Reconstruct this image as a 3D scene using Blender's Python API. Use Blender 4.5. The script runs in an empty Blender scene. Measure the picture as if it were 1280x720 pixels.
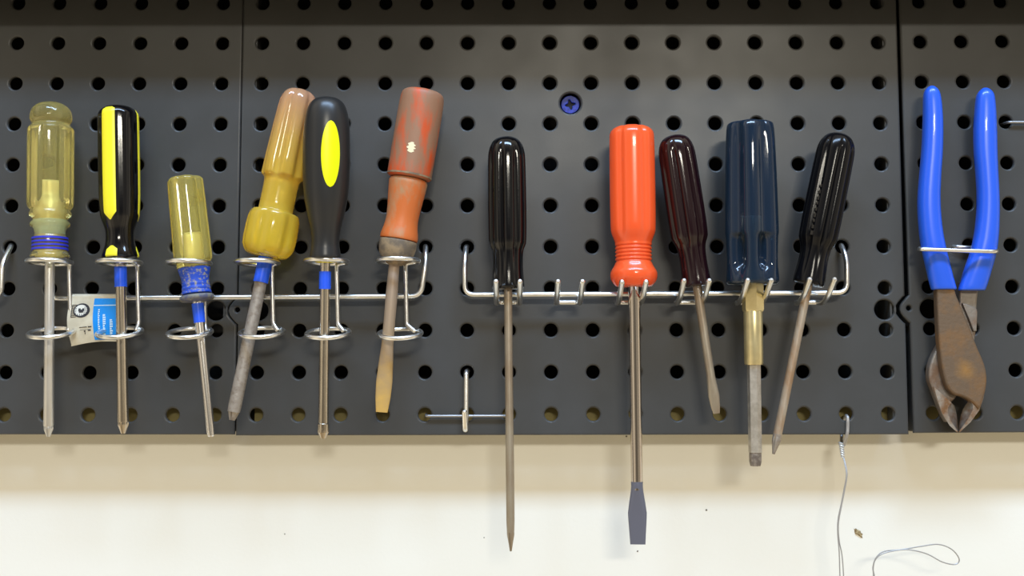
import bpy, bmesh, math, random
from math import sin, cos, pi, radians
from mathutils import Vector, Matrix, Euler
random.seed(7)
C = bpy.context.scene.collection
P = 0.0254

# ------------------------------------------------------------------ camera
CAM_LOC = Vector((0.00111972, -0.67866674, 0.02319857))
CAM_ROT = Euler((1.64902171, 0.00154535, -0.00098722), 'XYZ')
F = 1400.0
cd = bpy.data.cameras.new('camera'); cam = bpy.data.objects.new('camera', cd); C.objects.link(cam)
cam.location = CAM_LOC; cam.rotation_euler = CAM_ROT
cd.sensor_width = 36.0; cd.lens = F / 1280 * 36.0; cd.clip_start = 0.01; cd.clip_end = 50
bpy.context.scene.camera = cam
RM = CAM_ROT.to_matrix()

def at(x, y, Y=0.0):
    """Measured photo position (1280x720) -> the point in the room at depth Y (metres; the board face is Y=0, towards the room is negative)."""
    d = RM @ Vector(((x - 640) / F, -(y - 360) / F, -1.0))
    return CAM_LOC + d * ((Y - CAM_LOC.y) / d.y)

def unit(x, y, Y):      # metres per photo pixel there
    return (at(x + 1, y, Y) - at(x, y, Y)).length

# ------------------------------------------------------------------ materials
MATS = {}
def mat(name, col, rough=0.5, metal=0.0, trans=0.0, col2=None, nscale=60.0, namt=1.0, nlo=0.4, nhi=0.6, stretch=(1, 1, 1),
        bump=0.0, bscale=200.0, coat=0.0, ior=1.46, spec=0.5, rvar=0.0, sss=0.0, emit=None):
    if name in MATS: return MATS[name]
    m = bpy.data.materials.new(name); m.use_nodes = True
    nt = m.node_tree; b = nt.nodes['Principled BSDF']
    b.inputs['Base Color'].default_value = (*col, 1); b.inputs['Roughness'].default_value = rough
    b.inputs['Metallic'].default_value = metal; b.inputs['Transmission Weight'].default_value = trans
    b.inputs['IOR'].default_value = ior; b.inputs['Coat Weight'].default_value = coat
    b.inputs['Specular IOR Level'].default_value = spec
    if sss:
        b.inputs['Subsurface Weight'].default_value = sss
        b.inputs['Subsurface Scale'].default_value = 0.01
        b.inputs['Subsurface Radius'].default_value = (1, .7, .3)
    tc = nt.nodes.new('ShaderNodeTexCoord')
    mp = nt.nodes.new('ShaderNodeMapping'); mp.inputs['Scale'].default_value = stretch
    nt.links.new(tc.outputs['Object'], mp.inputs['Vector'])
    def noise(sc, det=6):
        n = nt.nodes.new('ShaderNodeTexNoise'); n.inputs['Scale'].default_value = sc
        n.inputs['Detail'].default_value = det; n.inputs['Roughness'].default_value = 0.6
        nt.links.new(mp.outputs['Vector'], n.inputs['Vector']); return n
    if col2 is not None:
        n = noise(nscale)
        r = nt.nodes.new('ShaderNodeMapRange'); r.inputs['From Min'].default_value = nlo; r.inputs['From Max'].default_value = nhi
        r.inputs['To Max'].default_value = namt
        nt.links.new(n.outputs['Fac'], r.inputs['Value'])
        mx = nt.nodes.new('ShaderNodeMix'); mx.data_type = 'RGBA'
        mx.inputs['A'].default_value = (*col, 1); mx.inputs['B'].default_value = (*col2, 1)
        nt.links.new(r.outputs['Result'], mx.inputs['Factor']); nt.links.new(mx.outputs['Result'], b.inputs['Base Color'])
    if rvar:
        n = noise(nscale * 0.7, 3)
        r = nt.nodes.new('ShaderNodeMapRange'); r.inputs['From Min'].default_value = .35; r.inputs['From Max'].default_value = .65
        r.inputs['To Min'].default_value = rough - rvar; r.inputs['To Max'].default_value = rough + rvar
        nt.links.new(n.outputs['Fac'], r.inputs['Value']); nt.links.new(r.outputs['Result'], b.inputs['Roughness'])
    if bump:
        n = noise(bscale, 4)
        bp = nt.nodes.new('ShaderNodeBump'); bp.inputs['Strength'].default_value = bump; bp.inputs['Distance'].default_value = 0.0005
        nt.links.new(n.outputs['Fac'], bp.inputs['Height']); nt.links.new(bp.outputs['Normal'], b.inputs['Normal'])
    MATS[name] = m
    return m

M_WALL = mat('wall_paint', (.87, .85, .77), .6, col2=(.85, .83, .745), nscale=6, bump=.15, bscale=350)
M_BOARD = mat('board_grey', (.066, .066, .065), .34, spec=.25, col2=(.058, .058, .056), nscale=14, rvar=.06, bump=.05, bscale=900)
M_WIRE = mat('zinc_wire', (.93, .93, .91), .28, metal=1.0, col2=(.78, .78, .76), nscale=90)
M_THINWIRE = mat('thin_steel_wire', (.36, .36, .37), .35, metal=.7)
M_ALU = mat('satin_steel', (.74, .73, .70), .38, metal=.85, col2=(.60, .59, .56), nscale=80, stretch=(1, 1, .15))
M_CHROME = mat('warm_chrome', (.68, .62, .53), .2, metal=1.0, col2=(.50, .44, .36), nscale=60, stretch=(1, 1, .2))
M_BRIGHT = mat('bright_steel', (.82, .80, .78), .22, metal=1.0)
M_WORN = mat('pitted_steel', (.36, .32, .275), .55, metal=.55, col2=(.22, .18, .145), nscale=320, nlo=.45, nhi=.7, bump=.5, bscale=700)
M_TAN = mat('tarnished_steel', (.40, .35, .27), .42, metal=.7, col2=(.31, .24, .17), nscale=90, stretch=(1, 1, .25))
M_RUST = mat('rusty_shaft', (.34, .22, .13), .5, metal=.5, col2=(.42, .36, .28), nscale=120, stretch=(1, 1, .3))
M_TAPE = mat('blue_tape', (.015, .10, .80), .35, coat=.2)
M_BRASS = mat('brass', (.80, .70, .40), .3, metal=.8, col2=(.66, .56, .30), nscale=60)
M_BLACK = mat('gloss_black', (.003, .003, .004), .11, coat=.15, bump=.04, bscale=300)
M_BLACKRED = mat('gloss_black_red', (.012, .003, .005), .11, coat=.15)
M_SOFTBLACK = mat('satin_black', (.022, .022, .022), .32)
M_YELLOW = mat('yellow_inlay', (.92, .82, .03), .35)
M_LEMON = mat('yellow_oval', (.85, .88, .0), .35)
M_RED = mat('red_orange_plastic', (.90, .105, .025), .22, sss=.1, coat=.25)

# ------------------------------------------------------------------ object helpers
def world_origin(o):
    v = Vector((0, 0, 0))
    while o is not None: v = v + o.location; o = o.parent
    return v

def link(name, me, m, parent=None, sharp=35):
    o = bpy.data.objects.new(name, me); C.objects.link(o)
    if m is not None:
        me.materials.clear()
        for mm in (m if isinstance(m, (list, tuple)) else [m]): me.materials.append(mm)
    if parent is not None:
        o.parent = parent
        me.transform(Matrix.Translation(-world_origin(parent)))
    for p in me.polygons: p.use_smooth = True
    me.set_sharp_from_angle(angle=radians(sharp))
    return o

def obj(name, bm, m, parent=None, sharp=35):
    me = bpy.data.meshes.new(name)
    bmesh.ops.recalc_face_normals(bm, faces=bm.faces[:])
    bm.to_mesh(me); bm.free()
    return link(name, me, m, parent, sharp)

def thing(name, label, cat, loc, group=None):
    o = bpy.data.objects.new(name, None); C.objects.link(o)
    o.empty_display_size = .02
    o.location = loc; o['label'] = label; o['category'] = cat
    if group: o['group'] = group
    return o

def tag(o, label, cat, group=None):
    o['label'] = label; o['category'] = cat
    if group: o['group'] = group
    return o

def chaikin(pts, n=2):
    for _ in range(n):
        q = [pts[0]]
        for a, b in zip(pts[:-1], pts[1:]):
            q.append(tuple(a[i] * .75 + b[i] * .25 for i in range(len(a))))
            q.append(tuple(a[i] * .25 + b[i] * .75 for i in range(len(a))))
        q.append(pts[-1]); pts = q
    return pts

class Axis:
    """A tool's long axis between two measured ends, with distances along and across it in photo pixels."""
    def __init__(s, x0, y0, Y0, x1, y1, Y1):
        s.A, s.B = at(x0, y0, Y0), at(x1, y1, Y1)
        s.L = math.hypot(x1 - x0, y1 - y0); s.a = (s.B - s.A).normalized()
        s.k = (s.B - s.A).length / s.L
        s.u = unit((x0 + x1) / 2, (y0 + y1) / 2, (Y0 + Y1) / 2)
        X = Vector((1, 0, 0)); s.e1 = (X - s.a * X.dot(s.a)).normalized()
        s.e2 = s.e1.cross(s.a)
        if s.e2.y > 0: s.e2 = -s.e2
        va = math.atan2(640 - (x0 + x1) / 2, F) if abs(x1 - x0) + abs(y1 - y0) > 3 else 0      # turned in its holder
        s.e1, s.e2 = s.e1 * cos(va) - s.e2 * sin(va), s.e2 * cos(va) + s.e1 * sin(va)
    def pt(s, d, th, r, ry=None):
        ry = r if ry is None else ry
        return s.A + s.a * (d * s.k) + s.e1 * (sin(th) * r * s.u) + s.e2 * (cos(th) * ry * s.u)
    def c(s, d): return s.A + s.a * (d * s.k)

def lobe(th, n, ph, k):
    return (1 - abs(sin(n * (th - ph) / 2 + pi / 2)) ) ** k if False else (abs(sin(n * (th - ph) / 2))) ** k

def lathe(ax, prof, n=0, ph=0.0, k=8, N=96, smooth=2, bm=None, cap=True):
    """prof: (distance, radius[, groove depth]) ; n grooves halfway between lobes centred at angle ph."""
    prof = [tuple(p) + (0.0,) * (3 - len(p)) for p in prof]
    prof = chaikin(prof, smooth)
    bm = bm or bmesh.new(); rings = []
    for d, r, a in prof:
        if r < 1e-4: rings.append([bm.verts.new(ax.c(d))]); continue
        ring = []
        for i in range(N):
            th = 2 * pi * i / N
            rr = r * (1 - a * (lobe(th, n, ph, k) if n else 0))
            ring.append(bm.verts.new(ax.pt(d, th, rr)))
        rings.append(ring)
    for q, w in zip(rings[:-1], rings[1:]):
        if len(q) == 1 and len(w) == 1: continue
        for i in range(N):
            j = (i + 1) % N
            if len(q) == 1: bm.faces.new((q[0], w[j], w[i]))
            elif len(w) == 1: bm.faces.new((q[i], q[j], w[0]))
            else: bm.faces.new((q[i], q[j], w[j], w[i]))
    if cap:
        for R_, rev in ((rings[0], False), (rings[-1], True)):
            if len(R_) > 1: bm.faces.new(R_[::-1] if rev else R_)
    return bm

def interp(prof, d, i=1):
    for a, b in zip(prof[:-1], prof[1:]):
        if a[0] <= d <= b[0]:
            t = (d - a[0]) / max(1e-9, b[0] - a[0]); return a[i] * (1 - t) + b[i] * t
    return prof[-1][i]

def patch(ax, prof, n, ph, k, rng, d0, d1, off=.5, ND=40, NT=12):
    """A thin raised inlay that follows the handle's own surface. rng(t)->(angle0, angle1)."""
    prof = chaikin([tuple(p) + (0.0,) * (3 - len(p)) for p in prof], 2)
    bm = bmesh.new(); top = []; bot = []
    for i in range(ND + 1):
        t = i / ND; d = d0 + (d1 - d0) * t; a0, a1 = rng(t); r = interp(prof, d); am = interp(prof, d, 2)
        rt = []; rb = []
        for j in range(NT + 1):
            th = a0 + (a1 - a0) * j / NT
            rr = r * (1 - am * (lobe(th, n, ph, k) if n else 0))
            rt.append(bm.verts.new(ax.pt(d, th, rr + off))); rb.append(bm.verts.new(ax.pt(d, th, rr - 1.2)))
        top.append(rt); bot.append(rb)
    for i in range(ND):
        for j in range(NT):
            bm.faces.new((top[i][j], top[i][j + 1], top[i + 1][j + 1], top[i + 1][j]))
            bm.faces.new((bot[i][j], bot[i + 1][j], bot[i + 1][j + 1], bot[i][j + 1]))
        bm.faces.new((top[i][0], top[i + 1][0], bot[i + 1][0], bot[i][0]))
        bm.faces.new((top[i][NT], bot[i][NT], bot[i + 1][NT], top[i + 1][NT]))
    for i in (0, ND):
        for j in range(NT): bm.faces.new((top[i][j], bot[i][j], bot[i][j + 1], top[i][j + 1]))
    return bm

def loft(ax, secs, N=48, twist=0.0):
    """secs: (distance, rx, ry, exponent) superellipse sections: 2 round, large = square."""
    bm = bmesh.new(); rings = []
    for d, rx, ry, p in secs:
        ring = []
        for i in range(N):
            th = 2 * pi * i / N; s_, c_ = sin(th + twist), cos(th + twist)
            r = (abs(s_) ** p + abs(c_) ** p) ** (-1 / p)
            x = r * s_ * rx; y = r * c_ * ry
            ring.append(bm.verts.new(ax.A + ax.a * (d * ax.k) + ax.e1 * (x * ax.u) + ax.e2 * (y * ax.u)))
        rings.append(ring)
    for q, w in zip(rings[:-1], rings[1:]):
        for i in range(N):
            j = (i + 1) % N; bm.faces.new((q[i], q[j], w[j], w[i]))
    bm.faces.new(rings[0]); bm.faces.new(rings[-1][::-1])
    return bm

def cross_tip(ax, d0, d1, r0, r1, bm=None, N=64):
    """Phillips point: a cone cut by four flutes, continuing the shaft."""
    bm = bm or bmesh.new(); rings = []
    for t in [i / 10 for i in range(11)]:
        d = d0 + (d1 - d0) * t
        r = r0 + (r1 - r0) * max(0, (t - .35) / .65) ** .9
        am = .5 * min(1, max(0, t / .5)); ring = []
        for i in range(N):
            th = 2 * pi * i / N; g = max(0, 1 - abs(cos(2 * (th - .35))) * 2.2)
            ring.append(bm.verts.new(ax.pt(d, th, r * (1 - am * g))))
        rings.append(ring)
    for q, w in zip(rings[:-1], rings[1:]):
        for i in range(N):
            j = (i + 1) % N; bm.faces.new((q[i], q[j], w[j], w[i]))
    bm.faces.new(rings[0]); bm.faces.new(rings[-1][::-1])
    return bm

def fillet(pts, rad, seg=6):
    out = [pts[0]]
    for a, b, c in zip(pts[:-2], pts[1:-1], pts[2:]):
        u, v = (a - b), (c - b); r = min(rad, u.length * .48, v.length * .48)
        p, q = b + u.normalized() * r, b + v.normalized() * r
        for i in range(seg + 1):
            t = i / seg; out.append(p * (1 - t) ** 2 + b * 2 * t * (1 - t) + q * t * t)
    out.append(pts[-1]); return out

def spline(pts, seg=8, closed=False):
    n = len(pts); out = []
    rng = range(n if closed else n - 1)
    for i in rng:
        if closed: p0, p1, p2, p3 = pts[i - 1], pts[i], pts[(i + 1) % n], pts[(i + 2) % n]
        else: p0, p1, p2, p3 = pts[max(0, i - 1)], pts[i], pts[i + 1], pts[min(n - 1, i + 2)]
        for j in range(seg):
            t = j / seg
            out.append(.5 * ((2 * p1) + (-p0 + p2) * t + (2 * p0 - 5 * p1 + 4 * p2 - p3) * t * t + (-p0 + 3 * p1 - 3 * p2 + p3) * t ** 3))
    if not closed: out.append(pts[-1])
    return out

def tube(pts, r, N=14, closed=False, bm=None, round_cap=True):
    bm = bm or bmesh.new(); n = len(pts)
    tan = []
    for i in range(n):
        if closed: t = pts[(i + 1) % n] - pts[i - 1]
        else: t = pts[min(n - 1, i + 1)] - pts[max(0, i - 1)]
        tan.append(t.normalized())
    nrm = tan[0].orthogonal().normalized(); frames = []
    for i in range(n):
        nrm = (nrm - tan[i] * nrm.dot(tan[i])).normalized(); frames.append((nrm.copy(), tan[i].cross(nrm)))
    def ring(c, f, rr): return [bm.verts.new(c + f[0] * cos(2 * pi * i / N) * rr + f[1] * sin(2 * pi * i / N) * rr) for i in range(N)]
    rings = []
    rad = (lambda i: r[i]) if isinstance(r, (list, tuple)) else (lambda i: r)
    if not closed and round_cap:
        for q in (0.15, .5, .8): rings.append(ring(pts[0] - tan[0] * rad(0) * (1 - q) * .8, frames[0], rad(0) * math.sqrt(1 - (1 - q) ** 2)))
    for i in range(n): rings.append(ring(pts[i], frames[i], rad(i)))
    if not closed and round_cap:
        for q in (.8, .5, .15): rings.append(ring(pts[-1] + tan[-1] * rad(n - 1) * (1 - q) * .8, frames[-1], rad(n - 1) * math.sqrt(1 - (1 - q) ** 2)))
    m = len(rings)
    for i in range(m if closed else m - 1):
        q, w = rings[i], rings[(i + 1) % m]
        for j in range(N):
            k = (j + 1) % N; bm.faces.new((q[j], q[k], w[k], w[j]))
    if not closed: bm.faces.new(rings[0][::-1]); bm.faces.new(rings[-1])
    return bm

def curve_mesh(splines, extrude, bevel, res=2):
    """Flat outlines with holes, thickened and chamfered. splines: lists of (x, z). Result lies in the XZ plane, centred on Y=0."""
    cu = bpy.data.curves.new('tmp', 'CURVE'); cu.dimensions = '2D'; cu.fill_mode = 'BOTH'
    cu.extrude = extrude; cu.bevel_depth = bevel; cu.bevel_resolution = res; cu.offset = -bevel
    for s in splines:
        sp = cu.splines.new('POLY'); sp.points.add(len(s) - 1); sp.use_cyclic_u = True
        for p, q in zip(sp.points, s): p.co = (q[0], q[1], 0, 1)
    o = bpy.data.objects.new('tmp', cu); C.objects.link(o)
    dg = bpy.context.evaluated_depsgraph_get(); dg.update()
    me = bpy.data.meshes.new_from_object(o.evaluated_get(dg))
    bpy.data.objects.remove(o); bpy.data.curves.remove(cu)
    me.transform(Matrix.Rotation(pi / 2, 4, 'X'))      # (x, y, z) -> (x, -z, y)
    return me

def text_mesh(s, size, extrude):
    cu = bpy.data.curves.new('tmp', 'FONT'); cu.body = s; cu.size = size; cu.extrude = extrude
    cu.align_x = 'CENTER'; cu.align_y = 'CENTER'
    o = bpy.data.objects.new('tmp', cu); C.objects.link(o)
    dg = bpy.context.evaluated_depsgraph_get(); dg.update()
    me = bpy.data.meshes.new_from_object(o.evaluated_get(dg))
    bpy.data.objects.remove(o); bpy.data.curves.remove(cu)
    return me

def circle(cx, cz, r, n=28):
    return [(cx + r * cos(2 * pi * i / n), cz + r * sin(2 * pi * i / n)) for i in range(n)]

def add_box(bm, x0, x1, y0, y1, z0, z1):
    vs = [bm.verts.new((x, y, z)) for x in (x0, x1) for y in (y0, y1) for z in (z0, z1)]
    for f in ((0, 1, 3, 2), (4, 6, 7, 5), (0, 4, 5, 1), (2, 3, 7, 6), (0, 2, 6, 4), (1, 5, 7, 3)): bm.faces.new([vs[i] for i in f])

# ------------------------------------------------------------------ the wall
WALL_Y = 0.026
bm = bmesh.new(); add_box(bm, -1.6, 1.6, WALL_Y, WALL_Y + .1, -1.0, 1.5)
wall = obj('wall_back', bm, M_WALL); wall['kind'] = 'structure'

M_FLECK = mat('brown_fleck', (.20, .13, .05), .8, col2=(.45, .36, .2), nscale=600)
M_SPECK = mat('dark_speck', (.12, .10, .07), .8)
def blob(cx, cy, rx, ry, ang, h, jag=.2):
    bm = bmesh.new(); c = at(cx, cy, WALL_Y); k = unit(cx, cy, WALL_Y); n = 18
    top = bm.verts.new((c.x, c.y - h, c.z)); r1 = []; r2 = []
    for i in range(n):
        th = 2 * pi * i / n; j = 1 + random.uniform(-jag, jag)
        x, z = cos(th) * rx * j, sin(th) * ry * j
        X, Z = x * cos(ang) - z * sin(ang), x * sin(ang) + z * cos(ang)
        r1.append(bm.verts.new((c.x + X * k * .6, c.y - h * .8, c.z + Z * k * .6))); r2.append(bm.verts.new((c.x + X * k, c.y + .0002, c.z + Z * k)))
    for i in range(n):
        j = (i + 1) % n; bm.faces.new((top, r1[i], r1[j])); bm.faces.new((r1[i], r2[i], r2[j], r1[j]))
    bm.faces.new(r2[::-1]); return bm
obj('paint_chip', blob(1072.5, 665.5, 8, 3.6, radians(-42), .0012, .3), M_FLECK, wall)
for (x, y, r) in ((797, 689, 1.3), (883, 637.5, 1.4), (356, 667.5, .9), (605, 672, .9), (783, 545.5, 1.3)):
    obj('speck', blob(x, y, r, r, 0, .0003), M_SPECK, wall)

# ------------------------------------------------------------------ pegboard panels
# pale rubbed scuffs in the board's finish
nt = M_BOARD.node_tree; b = nt.nodes['Principled BSDF']; tc = nt.nodes.new('ShaderNodeTexCoord')
mp = nt.nodes.new('ShaderNodeMapping'); mp.inputs['Scale'].default_value = (1, 1, 2.2); nt.links.new(tc.outputs['Object'], mp.inputs['Vector'])
n1 = nt.nodes.new('ShaderNodeTexNoise'); n1.inputs['Scale'].default_value = 55; n1.inputs['Detail'].default_value = 9; n1.inputs['Roughness'].default_value = .75
nt.links.new(mp.outputs['Vector'], n1.inputs['Vector'])
mr = nt.nodes.new('ShaderNodeMapRange'); mr.inputs['From Min'].default_value = .66; mr.inputs['From Max'].default_value = .78; mr.inputs['To Max'].default_value = .5
nt.links.new(n1.outputs['Fac'], mr.inputs['Value'])
mx = nt.nodes.new('ShaderNodeMix'); mx.data_type = 'RGBA'; mx.inputs['B'].default_value = (.20, .20, .20, 1)
nt.links.new(b.inputs['Base Color'].links[0].from_socket, mx.inputs['A']); nt.links.new(mr.outputs['Result'], mx.inputs['Factor']); nt.links.new(mx.outputs['Result'], b.inputs['Base Color'])
T = 0.0032      # sheet thickness
HR = 0.00405    # hole radius
ZB = 0.0629     # height of the interlocking tabs
def panel(px, pz, rot, i0, i1, xl, xr, zb, label, screw=None):
    ox = oz = 0.0
    sp = []; zt = .2725
    tab = [(0, -8.5), (-1.2, -7.6), (-3.9, -4.6), (-5.3, -2.6), (-5.9, 0), (-5.3, 2.6), (-3.9, 4.6), (-1.2, 7.6), (0, 8.5)]
    out = [(xl, zb)] + [(xl + a / 1000, ZB + b / 1000) for a, b in tab] + [(xl, zt), (xr, zt)]
    out = out[:1] + out[1:-2] + out[-2:]
    right = [(xr + a / 1000, ZB + b / 1000) for a, b in tab][::-1] + [(xr, zb)]
    # going round: bottom-left, up the left side, top, down the right side
    sp.append(out + right)
    big = [(i0, ZB), (i1, ZB)]
    for i in range(i0, i1 + 1):
        for j in range(-1, 10):
            x, z = i * P, (9 - j) * P
            sp.append(circle(x, z, HR))
    for i, z in big: sp.append(circle(i * P - (.0006 if i == i1 else -.0003), z, .0060, 36))
    sp.append(circle(xl - .0004, ZB + .0005, .0015, 16))
    if screw: sp.append(circle(*screw, .0065, 36))
    me = curve_mesh(sp, T / 2 - .0011, .0011)
    me.transform(Matrix.Translation((0, T / 2, 0)))
    # folded side lips that stand the sheet off the wall
    bm = bmesh.new(); bm.from_mesh(me)
    add_box(bm, xl + .0075, xl + .0087, T * .6, WALL_Y, ZB + .012, zt - .002); add_box(bm, xl + .0008, xl + .002, T * .6, WALL_Y, zb + .0008, ZB - .010)
    add_box(bm, xr - .0087, xr - .0075, T * .6, WALL_Y, zb + .0008, zt - .002)
    add_box(bm, xl + .001, xr - .001, T * .6, WALL_Y, zt - .0022, zt - .001)
    me2 = bpy.data.meshes.new('pegboard_panel'); bm.to_mesh(me2); bm.free()
    me2.transform(Matrix.Translation((px, 0, pz)) @ Matrix.Rotation(-rot, 4, 'Y'))
    o = link('pegboard_panel', me2, M_BOARD, None, 30)
    return tag(o, label, 'pegboard', 'dark grey pegboard panels on the wall')
SCREW = (7.5 * P, 7.5 * P)
panel(-.30442, .000226, -.0020, -10, 5, -10.5 * P, 5.5 * P - .0005, -.0118, 'dark grey pegboard panel at the left, carrying the translucent yellow screwdriver with domed cap')
panel(-6 * P, 0, 0, 0, 15, -.5 * P + .0006, 15.5 * P - .0006, -.0124, 'dark grey middle pegboard panel with one blue screw in its face', SCREW)
panel(.25572, .00047, .0042, 0, 15, -.5 * P + .0006, 15.5 * P, -.0120, 'dark grey pegboard panel at the right, behind the blue handled pliers')

# near-black sheet added as the shade seen through the holes and seams
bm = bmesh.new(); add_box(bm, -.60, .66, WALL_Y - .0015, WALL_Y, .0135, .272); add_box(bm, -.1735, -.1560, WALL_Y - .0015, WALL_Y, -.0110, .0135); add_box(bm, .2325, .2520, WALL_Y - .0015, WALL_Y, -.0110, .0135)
o = obj('hole_shade_sheet', bm, mat('hole_shade_black', (.012, .011, .010), .9)); o['kind'] = 'structure'
bm = bmesh.new(); add_box(bm, -.75, .80, -.030, WALL_Y, .2740, .286); add_box(bm, -.75, .80, -.034, -.029, .2480, .286)  # unseen ledge, added to cast the dark band over the panel tops
o = obj('shadow_ledge', bm, mat('ledge_grey', (.10, .10, .095), .6)); o['kind'] = 'structure'

bm = bmesh.new(); [add_box(bm, a, b_, WALL_Y - .014, WALL_Y, -.0085, .0140) for a, b_ in ((-.60, -.1735), (-.1560, .2325), (.2520, .66))]
o = obj('trim_3', bm, mat('olive_strip', (.24, .20, .075), .7, col2=(.19, .16, .06), nscale=30, stretch=(.2, 1, 1))); o['kind'] = 'structure'

# blue screw through the middle panel
M_SCREWBLUE = mat('blue_anodised', (.03, .055, .42), .4, spec=.25, col2=(.015, .03, .22), nscale=500)
M_DARK = mat('recess_dark', (.01, .01, .02), .7)
sx, sz = 1.5 * P, 7.5 * P
t = thing('screw', 'blue cross recessed screw sunk in the middle pegboard panel', 'screw', (sx, .004, sz))
w_, l_ = .0009, .0031
cr = []
for q in range(4):
    a = q * pi / 2 + .2
    for (u, v) in ((w_ * 1.2, w_ * 1.2), (l_ * .95, w_ * .55), (l_, 0), (l_ * .95, -w_ * .55)):
        cr.append((sx + u * cos(a) - v * sin(a), sz + u * sin(a) + v * cos(a)))
cr2 = []
for q in range(4):
    a = q * pi / 2 + .2
    for (u, v) in ((l_, -w_ * .5), (l_ * 1.03, 0), (l_, w_ * .5), (w_ * 1.25, w_ * 1.25)):
        cr2.append((sx + u * cos(a) - v * sin(a), sz + u * sin(a) + v * cos(a)))
me = curve_mesh([circle(sx, sz, .0057, 40), cr2], .0006, .0004); me.transform(Matrix.Translation((0, .0046, 0)))
link('screw_head', me, M_SCREWBLUE, t, 30)
bm = bmesh.new(); ring = None
class _A:  # straight axis into the wall
    pass
ax = Axis(0, 0, 0, 1, 1, 0); ax.A = Vector((sx, .0052, sz)); ax.a = Vector((0, 1, 0)); ax.k = .001; ax.u = .001; ax.e1 = Vector((1, 0, 0)); ax.e2 = Vector((0, 0, 1)); ax.L = 1
obj('screw_shank', lathe(ax, [(0, 3.4), (1.2, 3.0), (3, 2.1), (20, 1.9)], smooth=0, N=24), M_DARK, t)

# ------------------------------------------------------------------ wire racks
WR = .00160
RY = -.0120
def W(*pts): return [at(*p) for p in pts]
# ring rack
GR = 'ring holders of the left rack'
t = thing('ring_tool_rack', 'zinc wire rack with six pairs of rings holding the left screwdrivers', 'tool rack', at(300, 371, RY))
obj('rail', tube(fillet(W((62.5, 307.5, .010), (62, 309, -.006), (61.5, 330, RY), (61.5, 373, RY), (526, 370.3, RY), (532, 330, RY), (532, 308.5, -.006), (532, 308, .010)), .006), WR), M_WIRE, t)
rings = [(62, 327.5, 63.5, 416, 87), (149, 328, 149.5, 415.5, 172), (236, 328.5, 237, 416, 255), (321.5, 328, 327, 415.5, 340), (408, 327, 410, 416.5, 421), (497, 326, 500, 417, 507)]
SY = -.0148
def ringpts(cx, cy, r, Yc, tilt, ang, turn):
    c = at(cx, cy, Yc); k = unit(cx, cy, Yc); out = []
    for i in range(41):
        th = ang + 2 * pi * (i / 40) * .985
        x, yb = cos(th) * r * k, sin(th) * r * k
        out.append(Vector((c.x + x, c.y + yb * cos(tilt), c.z + yb * sin(tilt) + x * turn)))
    return out
for (ux, uy, lx, ly, sx_) in rings:
    RING_Y = -.0215; a0 = radians(28)
    up = ringpts(ux, uy, 26, RING_Y, radians(-1), a0, -.01)
    lo = ringpts(lx, ly, 26.5, RING_Y, radians(15), a0, .02)
    s1 = at(sx_, uy + 6, SY); s2 = at(sx_ + 1.5, ly - 11, SY)
    hold = obj('ring_holder', tube(fillet([up[0] + Vector((-.0012, .0004, 0)), s1 + Vector((0, 0, .0012)), s1 + Vector((0, 0, -.004)), s2, lo[0] + Vector((-.003, -.0003, 0))], .0018), WR * .87), M_WIRE, t)
    obj('upper_ring', tube(up, WR * .87), M_WIRE, hold); obj('lower_ring', tube(lo, WR * .87), M_WIRE, hold)
# neighbour rack, mostly out of the picture
t = thing('wire_tool_rack', 'zinc wire rack end entering the left edge of the picture', 'tool rack', at(-60, 372, -.013))
obj('rail', tube(fillet(W((14, 307, .010), (13.5, 308, -.004), (3, 330, -.0135), (1.5, 366, -.0135), (-12, 375, -.0135), (-330, 376, -.0135), (-334, 310, -.006), (-334, 309, .01)), .005), WR), M_WIRE, t)
# prong rack
t = thing('prong_tool_rack', 'zinc wire rack with six two-pronged holders along its rail, one holder empty', 'tool rack', at(820, 368, RY))
obj('rail', tube(fillet(W((583.5, 308, .010), (582.5, 309.5, -.006), (581, 330, RY), (581, 368.5, RY), (1058.5, 366, RY), (1058.5, 325, RY), (1052, 307, -.006), (1051, 307, .010)), .006), WR), M_WIRE, t)
for (xa, xb, ty) in ((620, 650, 352), (697.5, 728, 352), (777.5, 807.5, 352.5), (855, 886.5, 351), (934.5, 964, 350.5), (1012, 1043, 349.5)):
    pts = []
    for x, s in ((xa, 1), (xb, -1)):
        bx = 640 + (x - 640) * (1 - .0463)      # the same prong where it leaves the rail
        q = [at(bx + s * 1.5, 378, -.0100), at(bx, 379, -.0150), at(640 + (bx - 640) * 1.012, 378, -.021), at(640 + (bx - 640) * 1.028, 370, -.031), at(x, ty, -.0415)]
        pts.append(q)
    path = [p for p in reversed(pts[0])] + pts[1]
    obj('prong_holder', tube(fillet(path, .004, 5), WR), M_WIRE, t)

# single hooks with a thin cross wire
def j_hook(hx, hy, label):
    c = Vector((hx, 0, hy))
    t = thing('wire_hook', label, 'hook', c)
    V = lambda x, y, z: c + Vector((x, y, z))
    obj('hook', tube(fillet([V(0, .012, .001), V(-.0003, -.0035, .0004), V(-.0004, -.0042, -.0325), V(-.0004, -.0150, -.0345), V(-.0007, -.0195, -.0232)], .004), .00155), M_WIRE, t)
    obj('cross_wire', tube(fillet([V(-.0249, .008, -.0254), V(-.0246, -.0022, -.0262), V(.0246, -.0022, -.0262), V(.0249, .008, -.0254)], .002), .00082), M_THINWIRE, t)
    return t
h = at(583, 465.5, 0)
j_hook(-P, P, 'small zinc wire hook with thin cross wire near the bottom of the middle panel')
hr = (.25572 + 3 * P - .0042 * 8 * P, .00047 + .0042 * 3 * P + 8 * P)
j_hook(hr[0], hr[1], 'wire hook whose thin cross wire enters the right edge of the picture')

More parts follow.
